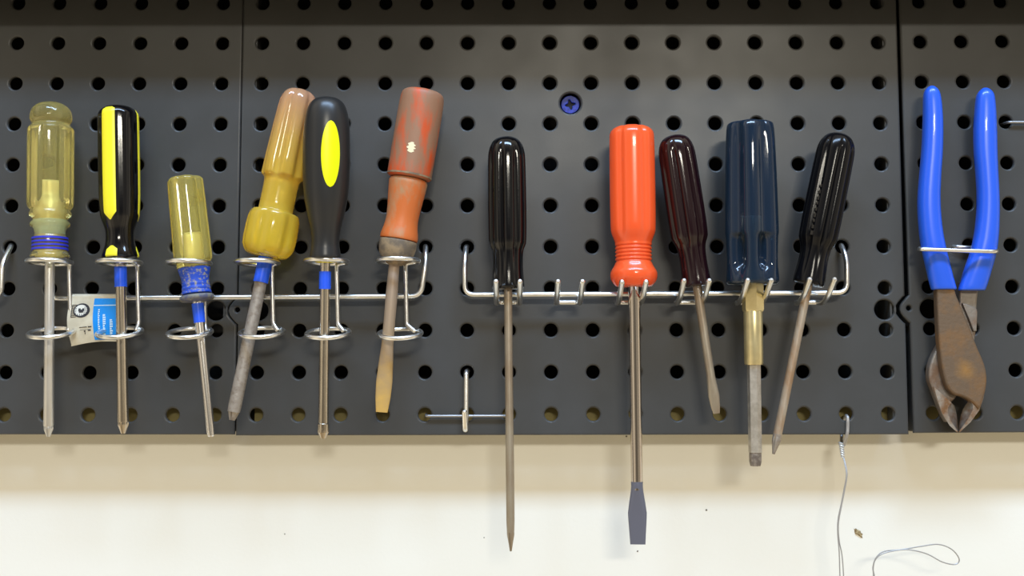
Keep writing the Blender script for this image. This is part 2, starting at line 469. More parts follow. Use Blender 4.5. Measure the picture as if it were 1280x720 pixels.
# ------------------------------------------------------------------ screwdrivers
GL = 'screwdrivers standing in the ring rack'; GP = 'screwdrivers hanging on the pronged rack'
LY = -.0215; PY = -.0250

def translucent(name, col, trans, rough=.12, col2=None, nscale=20, **kw):
    return mat(name, col, rough, trans=trans, col2=col2, nscale=nscale, sss=.0, coat=.0, **kw)

# 1: translucent yellow with dome
ax = Axis(64, 128, LY, 60.5, 546, LY)
M1 = translucent('aged_clear_yellow', (1, .87, .33), .88, rough=.06)
t = thing('screwdriver', 'screwdriver with large translucent yellow handle, domed cap and blue ringed collar', 'screwdriver', ax.c(ax.L), GL)
prof = [(0, 0), (.5, 10), (4, 18), (10, 23.5), (18, 25.5), (24, 25), (27, 22.5), (30, 23), (33, 27, .02), (38, 28, .10), (126, 28, .10), (133, 27, .05), (137, 23), (140, 25), (144, 25.5), (147, 21), (150, 20.5), (153, 24), (157, 24), (160, 19), (168, 18), (171, 20), (186, 20.5), (189, 20), (193, 23.5), (197, 24), (199, 20), (199.5, 0)]
hd = obj('handle', lathe(ax, prof, 8, 0.0, 10), M1, t)
M_BLUEP = mat('blue_paint', (.03, .04, .55), .4)
for d in (171.5, 176, 180.5, 185):
    obj('blue_ring', lathe(ax, [(d, 20), (d, 21.6), (d + 2.4, 21.6), (d + 2.4, 20)], smooth=0), M_BLUEP, hd)
obj('inner_shank', lathe(ax, [(100, 0), (100.5, 8), (104, 9), (118, 9), (124, 12), (134, 14), (150, 13.5), (166, 14), (196, 13), (197, 0)], 4, 0.3, 4, N=48), mat('cream_shank', (.86, .80, .55), .4, metal=.3), t)
obj('teal_sleeve', lathe(ax, [(150, 13), (150, 16), (168, 15.5), (168, 13)], smooth=0), mat('teal_tint', (.50, .66, .85), .4), t)
M_ALUM = M_ALU
sh = lathe(ax, [(198, 6), (404, 6.1), (405, 5.6)], smooth=0, N=40)
cross_tip(ax, 404, 418, 5.6, 2.2, sh); obj('shaft', sh, M_ALU, t)

# 2: black with yellow stripes
ax = Axis(147.5, 133, LY, 154, 542, LY)
t = thing('screwdriver', 'black screwdriver with long yellow stripes down its ribbed handle', 'screwdriver', ax.c(ax.L), GL)
ph2 = radians(-31)
prof = [(0, 0), (.5, 13), (4, 20), (9, 24, .03), (14, 25, .05), (135, 25, .05), (148, 20.5, .03), (157, 17.3), (168, 17), (178, 18.5), (187, 22, .03), (192, 22.5), (193, 10)]
hd = obj('handle', lathe(ax, prof, 6, ph2, 6), M_BLACK, t)
hw = radians(21)
def rng2(c): return lambda s: (c - hw * min(1, (1 - s) * 14 + .1, s * 60 + .55), c + hw * min(1, (1 - s) * 14 + .1, s * 60 + .55))
def rng2b(c): return lambda s: (c - hw * min(1, s * 2.5 + .2), c + hw * min(1, s * 2.5 + .2))
for q in range(3):
    c = ph2 + q * 2 * pi / 3
    obj('yellow_stripe', patch(ax, prof, 6, ph2, 6, rng2(c), 5, 146, .35, 60), M_YELLOW, hd)
    obj('yellow_stripe', patch(ax, prof, 6, ph2, 6, rng2b(c), 178, 191.5, .35, 16), M_YELLOW, hd)
sh = lathe(ax, [(192, 6.6), (394, 6.8), (395, 6.6)], smooth=0, N=40); cross_tip(ax, 393, 409, 6.6, 2.6, sh)
sf = obj('shaft', sh, M_CHROME, t)
obj('tape_band', lathe(ax, [(203, 6), (203, 7.6), (228, 7.6), (228, 6)], smooth=0, N=40), M_TAPE, sf)

# 3: short clear yellow, blue collar
ax = Axis(231, 221, LY, 264, 546, LY - .002)
M3 = translucent('clear_lemon', (1, .86, .25), .82, rough=.08)
t = thing('screwdriver', 'short screwdriver with clear yellow fluted handle above a scuffed blue collar', 'screwdriver', ax.c(ax.L), GL)
prof = [(0, 0), (.5, 17, .12), (3, 21.5, .12), (6, 22.8, .12), (60, 23.4, .12), (104, 24.3, .11), (107, 23, .05), (109, 20.5), (113, 21), (116, 20), (116.5, 0)]
hd = obj('handle', lathe(ax, prof, 6, radians(8), 5), M3, t)
obj('inner_shank', lathe(ax, [(72, 0), (72.5, 7), (80, 9), (112, 10), (113, 0)], 4, .4, 4, N=48), MATS['cream_shank'], t)
M_SCUFF = mat('scuffed_blue', (.015, .07, .50), .5, col2=(.30, .28, .24), nscale=420, nlo=.52, nhi=.62, stretch=(1, 1, 1.6))
M_BASE3 = mat('dirty_ferrule', (.20, .19, .15), .5, col2=(.08, .09, .16), nscale=300)
cl = obj('blue_collar', lathe(ax, [(115, 0), (115.2, 20), (119, 19.5), (128, 17.2), (134, 16.6), (137, 17.2), (139, 16.6), (142, 17.8), (144.5, 17), (147, 18.4), (149, 18.2), (151, 0)]), M_SCUFF, t)
obj('collar_flange', lathe(ax, [(149.5, 0), (149.6, 17), (151, 20.5), (153, 21.5), (156, 21), (158, 18), (159, 0)]), M_BASE3, cl)
sf = obj('shaft', lathe(ax, [(157, 6.6), (240, 5.6), (318, 5), (325, 4.4), (326.5, 3)], smooth=0, N=40), M_BRIGHT, t)
obj('tape_band', lathe(ax, [(161, 6), (161, 7.4), (185, 7), (185, 5)], smooth=0, N=40), M_TAPE, sf)
# raised maker's letters on one flute
def text_on(ax, s, d, off, size, r, mm, parent, flip=1):
    me = text_mesh(s, size * ax.u, .12 * .001)
    th = math.asin(max(-1, min(1, off / r)))
    nrm = (ax.e1 * sin(th) + ax.e2 * cos(th)).normalized(); base = ax.pt(d, th, r + .15)
    xa = ax.a * flip; za = nrm; ya = za.cross(xa)
    M = Matrix((xa, ya, za)).transposed().to_4x4(); M.translation = base; me.transform(M)
    return link('raised_lettering', me, mm, parent, 30)
text_on(ax, 'USA', 28, 15.5, 9, 23.0, M3, hd)

# 4: yellow-orange with collar
ax = Axis(376, 112, -.0150, 290, 525, -.0245)
M4 = bpy.data.materials.new('amber_acetate'); M4.use_nodes = True
nt = M4.node_tree; b = nt.nodes['Principled BSDF']
b.inputs['Roughness'].default_value = .12; b.inputs['Transmission Weight'].default_value = .58; b.inputs['IOR'].default_value = 1.46
tc = nt.nodes.new('ShaderNodeTexCoord'); sp = nt.nodes.new('ShaderNodeSeparateXYZ'); nt.links.new(tc.outputs['Object'], sp.inputs[0])
no = nt.nodes.new('ShaderNodeTexNoise'); no.inputs['Scale'].default_value = 45; nt.links.new(tc.outputs['Object'], no.inputs['Vector'])
ad = nt.nodes.new('ShaderNodeMath'); ad.operation = 'MULTIPLY_ADD'; ad.inputs[1].default_value = .03; nt.links.new(no.outputs['Fac'], ad.inputs[0]); nt.links.new(sp.outputs['Z'], ad.inputs[2])
rp = nt.nodes.new('ShaderNodeValToRGB'); mr = nt.nodes.new('ShaderNodeMapRange')
mr.inputs['From Min'].default_value = .10; mr.inputs['From Max'].default_value = .215
nt.links.new(ad.outputs[0], mr.inputs['Value']); nt.links.new(mr.outputs[0], rp.inputs[0])
rp.color_ramp.elements[0].color = (1, .76, .05, 1); rp.color_ramp.elements[1].color = (.88, .48, .30, 1)
e = rp.color_ramp.elements.new(.55); e.color = (1, .68, .10, 1)
nt.links.new(rp.outputs[0], b.inputs['Base Color'])
t = thing('screwdriver', 'leaning amber screwdriver with faded pink top and wide yellow faceted collar', 'screwdriver', ax.c(ax.L), GL)
prof = [(0, 0), (1, 11, .05), (5, 18.5, .08), (12, 23, .1), (30, 25, .18), (112, 28, .20), (115, 27, .12), (118, 22.5), (123, 21.5), (158, 21.5), (160, 22.5), (161, 29, .04), (163, 31, .07), (172, 33.4, .10), (203, 33.6, .10), (211, 30, .08), (217, 24, .03), (217.5, 0)]
hd = obj('handle', lathe(ax, prof, 6, radians(10), 5, smooth=1), M4, t)
sh = lathe(ax, [(216, 7.4), (300, 7.8), (404, 8), (412, 7.6)], smooth=0, N=40); cross_tip(ax, 404, 422, 7.6, 3.5, sh)
sf = obj('shaft', sh, M_WORN, t)
obj('tape_band', lathe(ax, [(218, 7), (218, 9.2), (250, 9.2), (250, 7)], smooth=0, N=40), M_TAPE, sf)

# 5: black with yellow oval
ax = Axis(409, 121, -.0330, 404, 546, -.0215)
t = thing('screwdriver', 'smooth black screwdriver with a yellow oval on its rounded handle', 'screwdriver', ax.c(ax.L), GL)
prof = [(0, 0), (.8, 9), (4, 17), (10, 22.5), (22, 26.5), (42, 28.8), (75, 29.5), (105, 29), (128, 27), (148, 23), (162, 19.5), (174, 17.5), (186, 17), (194, 18.5), (201, 19.5), (203, 18), (203.5, 0)]
hd = obj('handle', lathe(ax, prof), M_SOFTBLACK, t)
oc = radians(10)
obj('yellow_oval', patch(ax, prof, 0, 0, 1, lambda s: (oc - radians(23) * math.sqrt(max(.0008, 1 - (2 * s - 1) ** 2)), oc + radians(23) * math.sqrt(max(.0008, 1 - (2 * s - 1) ** 2))), 34, 116, .4, 60, 20), M_LEMON, hd)
obj('yellow_insert', lathe(ax, [(203, 0), (203, 14), (206, 14), (208, 11), (208.5, 0)], smooth=1), M_YELLOW, hd)
sh = lathe(ax, [(206, 6.2), (408, 6.4), (409, 7.2), (419, 7.2)], smooth=0, N=40); cross_tip(ax, 414, 427, 7.2, 3.4, sh)
sf = obj('shaft', sh, M_CHROME, t)
obj('tape_band', lathe(ax, [(219, 6), (219, 7.4), (241, 7.4), (241, 6)], smooth=0, N=40), M_TAPE, sf)

# 6: worn wood
ax = Axis(529.5, 113.5, LY - .001, 492, 338, LY)
M6 = mat('worn_varnished_wood', (.30, .155, .09), .5, col2=(.58, .085, .02), nscale=90, nlo=.46, nhi=.60, stretch=(1, 1, .28), bump=.3, bscale=260)
M6b = mat('orange_wood', (.60, .15, .035), .42, col2=(.42, .25, .13), nscale=80, nlo=.46, nhi=.62, stretch=(1, 1, .5), bump=.3, bscale=260)
M6c = mat('grimy_wood', (.30, .22, .13), .6, col2=(.14, .11, .08), nscale=160, bump=.3, bscale=260)
t = thing('screwdriver', 'old screwdriver with worn reddish brown wooden handle and ochre flat blade', 'screwdriver', at(477, 516, LY), GL)
prof = [(0, 0), (.5, 19), (2.5, 24.5), (7, 27.2), (20, 28), (60, 28), (106, 28), (110, 27.5), (112, 24.5), (113, 0)]
hd = obj('handle', lathe(ax, prof), M6, t)
nk = obj('handle_neck', lathe(ax, [(111, 0), (111.2, 24.6), (125, 23.6), (150, 20.8), (163, 20), (173, 21), (182, 23.2), (188, 23.8), (189.5, 22.5), (190, 0)]), M6b, t)
obj('grey_ferrule', lathe(ax, [(189, 0), (189.3, 22.6), (192, 23.6), (203, 23.2), (212, 19.5), (217, 13), (221, 9), (222, 0)]), M6c, nk)
obj('dark_groove', lathe(ax, [(107.5, 27), (107.5, 28.05), (109.5, 28), (109.5, 27)], smooth=0), M6c, hd)
bm = patch(ax, prof, 0, 0, 1, lambda s: (radians(-6) - radians(10) * math.sqrt(max(.02, 1 - (2 * s - 1) ** 2)) * (.7 + .5 * sin(9 * s) ** 2), radians(-4) + radians(9) * math.sqrt(max(.02, 1 - (2 * s - 1) ** 2)) * (.5 + .6 * cos(11 * s) ** 2)), 71, 84, .25, 20, 8)
obj('paint_chip', bm, mat('cream_paint', (.85, .76, .5), .6), hd)
bx = Axis(493, 328, LY, 477, 517, LY)
M6s = bpy.data.materials.new('ochre_blade'); M6s.use_nodes = True; nt = M6s.node_tree; b = nt.nodes['Principled BSDF']
b.inputs['Roughness'].default_value = .5; b.inputs['Metallic'].default_value = .35
tc = nt.nodes.new('ShaderNodeTexCoord'); sp = nt.nodes.new('ShaderNodeSeparateXYZ'); nt.links.new(tc.outputs['Object'], sp.inputs[0])
no = nt.nodes.new('ShaderNodeTexNoise'); no.inputs['Scale'].default_value = 160; no.inputs['Detail'].default_value = 8; nt.links.new(tc.outputs['Object'], no.inputs['Vector'])
ad = nt.nodes.new('ShaderNodeMath'); ad.operation = 'MULTIPLY_ADD'; ad.inputs[1].default_value = .05; nt.links.new(no.outputs['Fac'], ad.inputs[0]); nt.links.new(sp.outputs['Z'], ad.inputs[2])
mr = nt.nodes.new('ShaderNodeMapRange'); mr.inputs['From Min'].default_value = .025; mr.inputs['From Max'].default_value = .11
rp = nt.nodes.new('ShaderNodeValToRGB'); nt.links.new(ad.outputs[0], mr.inputs['Value']); nt.links.new(mr.outputs[0], rp.inputs[0])
rp.color_ramp.elements[0].color = (.62, .40, .11, 1); rp.color_ramp.elements[1].color = (.36, .28, .22, 1)
e = rp.color_ramp.elements.new(.45); e.color = (.36, .26, .16, 1); nt.links.new(rp.outputs[0], b.inputs['Base Color'])
obj('shaft', loft(bx, [(0, 6.5, 6.5, 2), (40, 7.5, 6.8, 2), (75, 7.2, 6.2, 2), (105, 7.6, 5.6, 2.2), (130, 9.2, 4.6, 2.6), (150, 10.2, 3.6, 3), (170, 9.4, 2.6, 3.5), (188, 7.2, 1.4, 4)]), M6s, t)

# 7: long black fluted
def fluted(name_label, ax, prof, n, ph, mh, shaft_obj):
    t = thing('screwdriver', name_label, 'screwdriver', ax.c(ax.L), GP)
    hd = obj('handle', lathe(ax, prof, n, ph, 9), mh, t)
    return t, hd
ax = Axis(633, 171, PY, 638.5, 688, PY)
t, hd = fluted('long thin screwdriver with upright glossy black handle, leftmost on the pronged rack', ax,
    [(0, 0), (.8, 9), (4, 15.5), (9, 19.5, .02), (17, 22.5, .06), (28, 24, .15), (134, 24.5, .16), (141, 21.5, .18), (147, 19.3, .10), (165, 18.8, .05), (188, 20.5, .02), (192, 20.5), (194, 18), (194.5, 0)], 8, radians(6), M_BLACK, None)
sh = lathe(ax, [(193, 5.2), (300, 5.1), (480, 5.2), (495, 4.6)], smooth=0, N=36); cross_tip(ax, 488, 518, 4.6, 1.2, sh)
obj('shaft', sh, M_TAN, t)

# 8: red
ax = Axis(789.5, 158, PY - .001, 797.3, 681, PY - .001)
t, hd = fluted('red-orange screwdriver with upright handle and long wide flat blade', ax,
    [(0, 0), (.5, 17, .08), (3, 23.5, .08), (8, 28, .08), (15, 29.5, .08), (131, 29.6, .08), (138, 27.5, .05), (145, 24), (149, 22.8)] +
    [q for i in range(5) for q in ((150 + i * 4.6, 23), (152 + i * 4.6, 23), (152.6 + i * 4.6, 21.6), (153.8 + i * 4.6, 21.6))] +
    [(174, 23), (178, 24.5), (184, 28.5), (188, 29.6), (194, 29.2), (199, 26.5), (203, 23), (204, 20), (204.5, 0)], 6, 0.0, M_RED, None)
sf = obj('shaft', lathe(ax, [(204, 7.7), (340, 7.4), (440, 7.3), (456, 6.9)], smooth=0, N=40), mat('polished_shaft', (.66, .60, .55), .12, metal=1.0), t)
obj('blade_tip', loft(ax, [(446, 7.4, 7.4, 2), (452, 7.3, 7.2, 2.2), (458, 7.8, 6.2, 3), (472, 10, 4.6, 4), (484, 11.6, 3.6, 5), (490, 11.4, 3.1, 6), (522.5, 9.3, 1.5, 8)]), mat('blue_grey_tip', (.17, .18, .24), .45, metal=.6), sf)

# 9: black with red tinge, leaning
ax = Axis(842.5, 169, PY, 896, 519, PY)
t, hd = fluted('short dark red-black screwdriver leaning left, between the red one and the navy one', ax,
    [(0, 0), (.8, 9), (4, 15.5), (9, 19.5, .02), (17, 22.3, .06), (28, 23.5, .15), (128, 24.2, .16), (136, 21, .18), (142, 18, .10), (155, 16.7, .05), (178, 17.5, .02), (191, 18.6), (193, 17), (193.5, 0)], 8, radians(14), M_BLACKRED, None)
obj('shaft', loft(ax, [(192, 5.6, 5.6, 2), (305, 5.3, 5.3, 2), (318, 6.2, 4.6, 2.5), (330, 7, 3.4, 3), (344, 5.6, 2.2, 4), (352, 4.0, 1.4, 4)]), M_TAN, t)

# 10: navy with brass nut
ax = Axis(937.5, 153, PY - .002, 944.3, 582, PY - .001)
M10 = translucent('clear_navy', (.018, .038, .072), .5, rough=.05)
t = thing('bit_holder_screwdriver', 'fat translucent navy screwdriver with a brass sleeve gripping its steel bit', 'screwdriver', ax.c(ax.L), GP)
prof = [(0, 0), (.5, 22, .10), (2, 28, .1), (5, 31, .1), (30, 33, .17), (80, 34.5, .17), (138, 35.5, .17), (143, 35.5, .17), (147, 35, .40), (165, 34.3, .44), (182, 34, .40), (188, 34, .14), (200, 34.5, .08), (204, 34, .08), (206, 30, .05), (206.5, 0)]
hd = obj('handle', lathe(ax, prof, 6, 0.0, 3.5, N=144, smooth=1), M10, t)
obj('inner_shank', lathe(ax, [(120, 0), (120.5, 6), (190, 6), (204, 9), (205, 0)], N=36), M_BRASS, t)
bm = bmesh.new(); rg = []
for d, r in ((198, 12.2), (199, 13.6), (236, 13.6), (239, 12.4)):
    rg.append([bm.verts.new(ax.pt(d, radians(20 + 60 * i), r)) for i in range(6)])
for q, w in zip(rg[:-1], rg[1:]):
    for i in range(6): bm.faces.new((q[i], q[(i + 1) % 6], w[(i + 1) % 6], w[i]))
bm.faces.new(rg[0]); bm.faces.new(rg[-1][::-1])
nut = obj('brass_nut', bm, M_BRASS, t, 20)
obj('brass_sleeve', lathe(ax, [(238, 0), (238, 11.3), (240, 11.8), (303, 11.6), (305, 10.8), (305.5, 0)], smooth=0), M_BRASS, t)
def hexbar(ax, secs, rot):
    bm = bmesh.new(); rg = []
    for d, r in secs: rg.append([bm.verts.new(ax.pt(d, rot + i * pi / 3, r)) for i in range(6)])
    for q, w in zip(rg[:-1], rg[1:]):
        for i in range(6): bm.faces.new((q[i], q[(i + 1) % 6], w[(i + 1) % 6], w[i]))
    bm.faces.new(rg[0]); bm.faces.new(rg[-1][::-1]); return bm
bit = obj('hex_bit', hexbar(ax, [(304, 8.4), (413, 8.2)], radians(24)), mat('grey_bit', (.60, .57, .52), .4, metal=.8, col2=(.46, .43, .38), nscale=200), t, 20)
obj('bit_tip', hexbar(ax, [(410, 7.4), (413, 7.6), (424, 7.6), (429.5, 6.2)], radians(24)), mat('worn_bit_tip', (.30, .26, .22), .6, metal=.5, col2=(.16, .13, .11), nscale=400), bit, 20)
ps = bmesh.new()
tipv = [ax.pt(408, 0, 7.6), ax.pt(416, radians(-50), 8.2), ax.pt(416, radians(50), 8.2), ax.pt(427, radians(50), 7.9), ax.pt(427, radians(-50), 7.9)]

# 11: black leaning right
ax = Axis(1049, 167, PY, 967, 567, PY)
t, hd = fluted('glossy black screwdriver leaning right with thin brown shaft, rightmost on the pronged rack', ax,
    [(0, 0), (.8, 9), (4, 15.5), (9, 19.5, .02), (17, 22.8, .06), (28, 24, .15), (134, 24.6, .16), (142, 21.5, .18), (149, 18.5, .10), (163, 17.6, .05), (182, 19.3, .02), (193, 19.8), (195, 18), (195.5, 0)], 8, radians(-4), mat('worn_black', (.004, .004, .005), .17, spec=.3), None)
# worn raised lettering, too rubbed down to read
for i in range(9):
    d = 72 + i * 7.4
    obj('rubbed_lettering', patch(ax, [(0, 23.0), (400, 23.6)], 0, 0, 1, lambda s: (radians(-24), radians(-15)), d, d + 3.6 + (i % 3) * .8, .35, 3, 4), M_BLACK, hd)
sh = lathe(ax, [(194, 5.2), (385, 5.4), (390, 5)], smooth=0, N=36)
sf = obj('shaft', sh, M_RUST, t)
obj('point', cross_tip(ax, 384, 409, 5.5, 1.6), M_WORN, sf)

# ------------------------------------------------------------------ pliers
M_GRIP = mat('blue_dipped_vinyl', (.02, .11, .72), .3, coat=.25)
M_PLIER = mat('rusty_plier_steel', (.145, .098, .062), .55, metal=.3, col2=(.25, .12, .035), nscale=42, nlo=.48, nhi=.72, bump=.5, bscale=420)
def spot(m, centre, rad, col):      # a stain of its own colour round a fixed place on the thing
    nt = m.node_tree; b = nt.nodes['Principled BSDF']; tc = nt.nodes.new('ShaderNodeTexCoord')
    vm = nt.nodes.new('ShaderNodeVectorMath'); vm.operation = 'DISTANCE'; vm.inputs[1].default_value = centre
    no = nt.nodes.new('ShaderNodeTexNoise'); no.inputs['Scale'].default_value = 130; no.inputs['Detail'].default_value = 6
    nt.links.new(tc.outputs['Object'], no.inputs['Vector']); nt.links.new(tc.outputs['Object'], vm.inputs[0])
    a = nt.nodes.new('ShaderNodeMath'); a.operation = 'MULTIPLY_ADD'; a.inputs[1].default_value = rad * 1.2
    nt.links.new(no.outputs['Fac'], a.inputs[0]); nt.links.new(vm.outputs['Value'], a.inputs[2])
    mr = nt.nodes.new('ShaderNodeMapRange'); mr.inputs['From Min'].default_value = rad * .6; mr.inputs['From Max'].default_value = rad * 1.5
    mr.inputs['To Min'].default_value = .6; mr.inputs['To Max'].default_value = 0; nt.links.new(a.outputs[0], mr.inputs['Value'])
    mx = nt.nodes.new('ShaderNodeMix'); mx.data_type = 'RGBA'; mx.inputs['B'].default_value = (*col, 1)
    src = b.inputs['Base Color'].links[0].from_socket
    nt.links.new(src, mx.inputs['A']); nt.links.new(mr.outputs['Result'], mx.inputs['Factor']); nt.links.new(mx.outputs['Result'], b.inputs['Base Color'])
pr = at(1198, 538, -.014); pc = at(1206, 461, -.0165)
spot(M_PLIER, (pc.x - pr.x, pc.y - pr.y, pc.z - pr.z), .0085, (.38, .19, .04))
M_PLIER2 = mat('grey_plier_steel', (.24, .21, .18), .45, metal=.5, col2=(.18, .11, .07), nscale=60, bump=.4, bscale=420)
M_JAW = mat('ground_jaw_steel', (.36, .33, .29), .4, metal=.6, col2=(.22, .12, .06), nscale=110, bump=.3, bscale=400)
t = thing('pliers', 'open handled blue gripped pliers with rusty steel jaws hanging upside down', 'pliers', at(1198, 538, -.014))
def slab(outline, Yf, thick, bev, smooth=1):
    """Solid steel plate whose outline was measured at its front face."""
    pts = [(x, y) for x, y in outline]
    pts = pts + [pts[0]]; pts = chaikin(pts, smooth)[:-1] if smooth else pts[:-1]
    ps = [at(x, y, Yf) for x, y in pts]
    me = curve_mesh([[(p.x, p.z) for p in ps]], thick / 2 - bev, bev, 3)
    me.transform(Matrix.Translation((0, Yf + thick / 2, 0)))
    return me
# rear lever, passes behind: right grip arm -> left jaw
me = slab([(1199, 352), (1225, 352), (1221, 381), (1221, 412), (1216, 440), (1200, 485), (1196, 497), (1187, 505), (1186, 531), (1178, 518), (1171, 500), (1165, 484), (1161, 474), (1161, 461), (1166, 445), (1173, 432), (1185, 410), (1200, 385)], -.0105, .0065, .0012)
rl = link('rear_lever', me, M_PLIER2, t, 30)
# front lever: left grip arm -> right jaw
me = slab([(1171, 352), (1193, 352), (1194, 364), (1200, 379), (1211, 405), (1221, 432), (1230, 452), (1234, 466), (1234, 482), (1230, 498), (1225, 514), (1219, 506), (1210, 499), (1201, 495), (1193, 494), (1184, 484), (1178, 462), (1174, 430), (1172, 390)], -.0165, .0068, .0014)
fl = link('front_lever', me, M_PLIER, t, 30)
# raised stop plate on the rear lever
me = slab([(1203, 379), (1208, 380), (1221, 386), (1222, 390), (1221, 414), (1217, 414), (1211, 398)], -.0125, .0028, .0005, 0)
link('lever_shoulder', me, M_PLIER2, rl, 30)
# rivet
c = at(1206, 459, -.0165)
ra = Axis(0, 0, 0, 1, 1, 0); ra.A = Vector((c.x, -.0185, c.z)); ra.a = Vector((0, 1, 0)); ra.k = ra.u = .001; ra.e1 = Vector((1, 0, 0)); ra.e2 = Vector((0, 0, 1)); ra.L = 1

# jaws: front rim sloping down to the cutting edge in a ground hollow
def jaw(name, outer, inner, deep, Yf, Yd, Yb, m):
    bm = bmesh.new()
    o = [bm.verts.new(at(x, y, Yf)) for x, y in outer]; i_ = [bm.verts.new(at(x, y, Yf)) for x, y in inner]
    d = [bm.verts.new(at(x, y, Yd)) for x, y in deep]; bo = [bm.verts.new(at(x, y, Yb)) for x, y in outer]; bd = [bm.verts.new(at(x, y, Yb)) for x, y in deep]
    n = len(outer)
    for a, b in ((o, i_), (i_, d), (d, bd), (bd, bo), (bo, o)):
        for k in range(n - 1): bm.faces.new((a[k], a[k + 1], b[k + 1], b[k]))
    for k in (0, n - 1):
        loop = [o[k], i_[k], d[k], bd[k], bo[k]]
        bm.faces.new(loop if k == 0 else loop[::-1])
    return obj(name, bm, m, t, 25)
jaw('left_jaw', [(1167, 483), (1172, 500), (1178, 517), (1187, 532), (1197, 541)], [(1189, 503), (1185, 509), (1184.5, 517), (1189, 527), (1197, 539)],
    [(1193, 507), (1194.5, 512), (1196, 519), (1197, 528), (1198, 538.5)], -.0148, -.0088, -.0045, M_JAW)
jaw('right_jaw', [(1232, 484), (1229, 499), (1224, 513), (1213, 528), (1199, 541)], [(1212, 500), (1216, 506), (1216, 512), (1210, 524), (1199, 539)],
    [(1207, 506), (1203.5, 512), (1201, 519), (1199.5, 528), (1198.6, 538.5)], -.0150, -.0085, -.0045, M_JAW)
# grips
def grip(name, rows, Yc):
    bm = bmesh.new(); N = 32; rings = []
    rows = chaikin(rows, 2)
    for idx, (y, xl, xr, dep) in enumerate(rows):
        cx, rx = (xl + xr) / 2, (xr - xl) / 2; u = unit(cx, y, Yc); c = at(cx, y, Yc)
        ring = []
        for i in range(N):
            th = 2 * pi * i / N; s_, c_ = sin(th), cos(th); p = 2.4
            r = (abs(s_) ** p + abs(c_) ** p) ** (-1 / p)
            ring.append(bm.verts.new((c.x + s_ * r * rx * u, c.y - c_ * r * dep, c.z)))
        rings.append(ring)
    for q, w in zip(rings[:-1], rings[1:]):
        for i in range(N): bm.faces.new((q[i], q[(i + 1) % N], w[(i + 1) % N], w[i]))
    bm.faces.new(rings[0]); bm.faces.new(rings[-1][::-1])
    return obj(name, bm, M_GRIP, t, 50)
mm = .001
grip('grip', [(107.5, 1163, 1165, .5 * mm), (108, 1161, 1167.5, 2 * mm), (112, 1156.5, 1172, 4 * mm), (119, 1154.5, 1175, 5 * mm), (135, 1154.5, 1177, 5.6 * mm), (160, 1154, 1178, 6 * mm), (190, 1152.5, 1177.5, 6 * mm), (216, 1150, 1175.5, 6 * mm), (252, 1147, 1174, 6 * mm), (288, 1149, 1177, 6 * mm), (314, 1153, 1182.5, 6 * mm), (335, 1158, 1188, 5.6 * mm), (350, 1161, 1192, 5 * mm), (361, 1164, 1195.5, 4.6 * mm), (362, 1165, 1194.5, 4 * mm)], -.0140)
grip('grip', [(110, 1230, 1232, .5 * mm), (110.5, 1227.5, 1235, 2 * mm), (115, 1223, 1240, 4 * mm), (121, 1220.5, 1242.5, 5 * mm), (138, 1219, 1244, 5.6 * mm), (162, 1217.5, 1245, 6 * mm), (190, 1218, 1245.5, 6 * mm), (216, 1220.5, 1246.5, 6 * mm), (252, 1222.5, 1248.5, 6 * mm), (288, 1219.5, 1248, 6 * mm), (314, 1214, 1245.5, 6 * mm), (335, 1206, 1239.5, 5.6 * mm), (350, 1201.5, 1235.5, 5 * mm), (362, 1198, 1231.5, 4.6 * mm), (363, 1199, 1230.5, 4 * mm)], -.0125)
# wire loop round the grips
t = thing('wire_loop_hook', 'closed zinc wire loop carrying the blue gripped pliers', 'hook', at(1182, 308, 0))
fy = -.0225
loop = fillet(W((1152, 309, -.006), (1149, 311, -.012), (1150, 311.5, fy), (1246, 314.5, fy), (1246, 313, -.012), (1240, 311, -.0035), (1195, 308.5, -.0035), (1183, 308, .010)), .0035)
obj('loop', tube(loop, .00125), M_WIRE, t)
obj('back_wire', tube(fillet(W((1152, 309, -.006), (1156, 308.5, -.0032), (1180, 308, -.0032), (1182, 308, .010)), .003), .00125), M_WIRE, t)

# ------------------------------------------------------------------ paper price label on the left rail
M_PAPER = mat('cream_label_paper', (.62, .56, .42), .45, col2=(.52, .46, .33), nscale=90, coat=.3)
M_CYAN = mat('cyan_print', (.0, .25, .74), .4, coat=.2)
M_INK = mat('black_print', (.02, .02, .025), .5)
M_WHITEP = mat('pale_print', (.55, .72, .82), .5)
def sheet(u, v, off=0.0):
    """u 0..1 across, v -.35..1 from behind the rail, over it and down to the lower edge."""
    if v < 0:
        a = min(1, -v / .35) * pi * .75
        r = .0019 + off
        c = at(86 + 61 * u, 372, RY)
        return Vector((c.x, c.y - cos(a) * r, c.z + sin(a) * r))
    xl = 88.5 - 5.0 * sin(pi * min(1, v * 1.05)) + 0.5 * v; xr = 148
    y = 373 + v * (60 - 6 * u - 2.5 * sin(pi * u) * v)
    Y = RY - .0019 - .0030 * sin(pi * min(1, v * .9)) * (1 - .3 * u)
    p = at(xl + (xr - xl) * u, y, Y - off); return p
t_lab = None
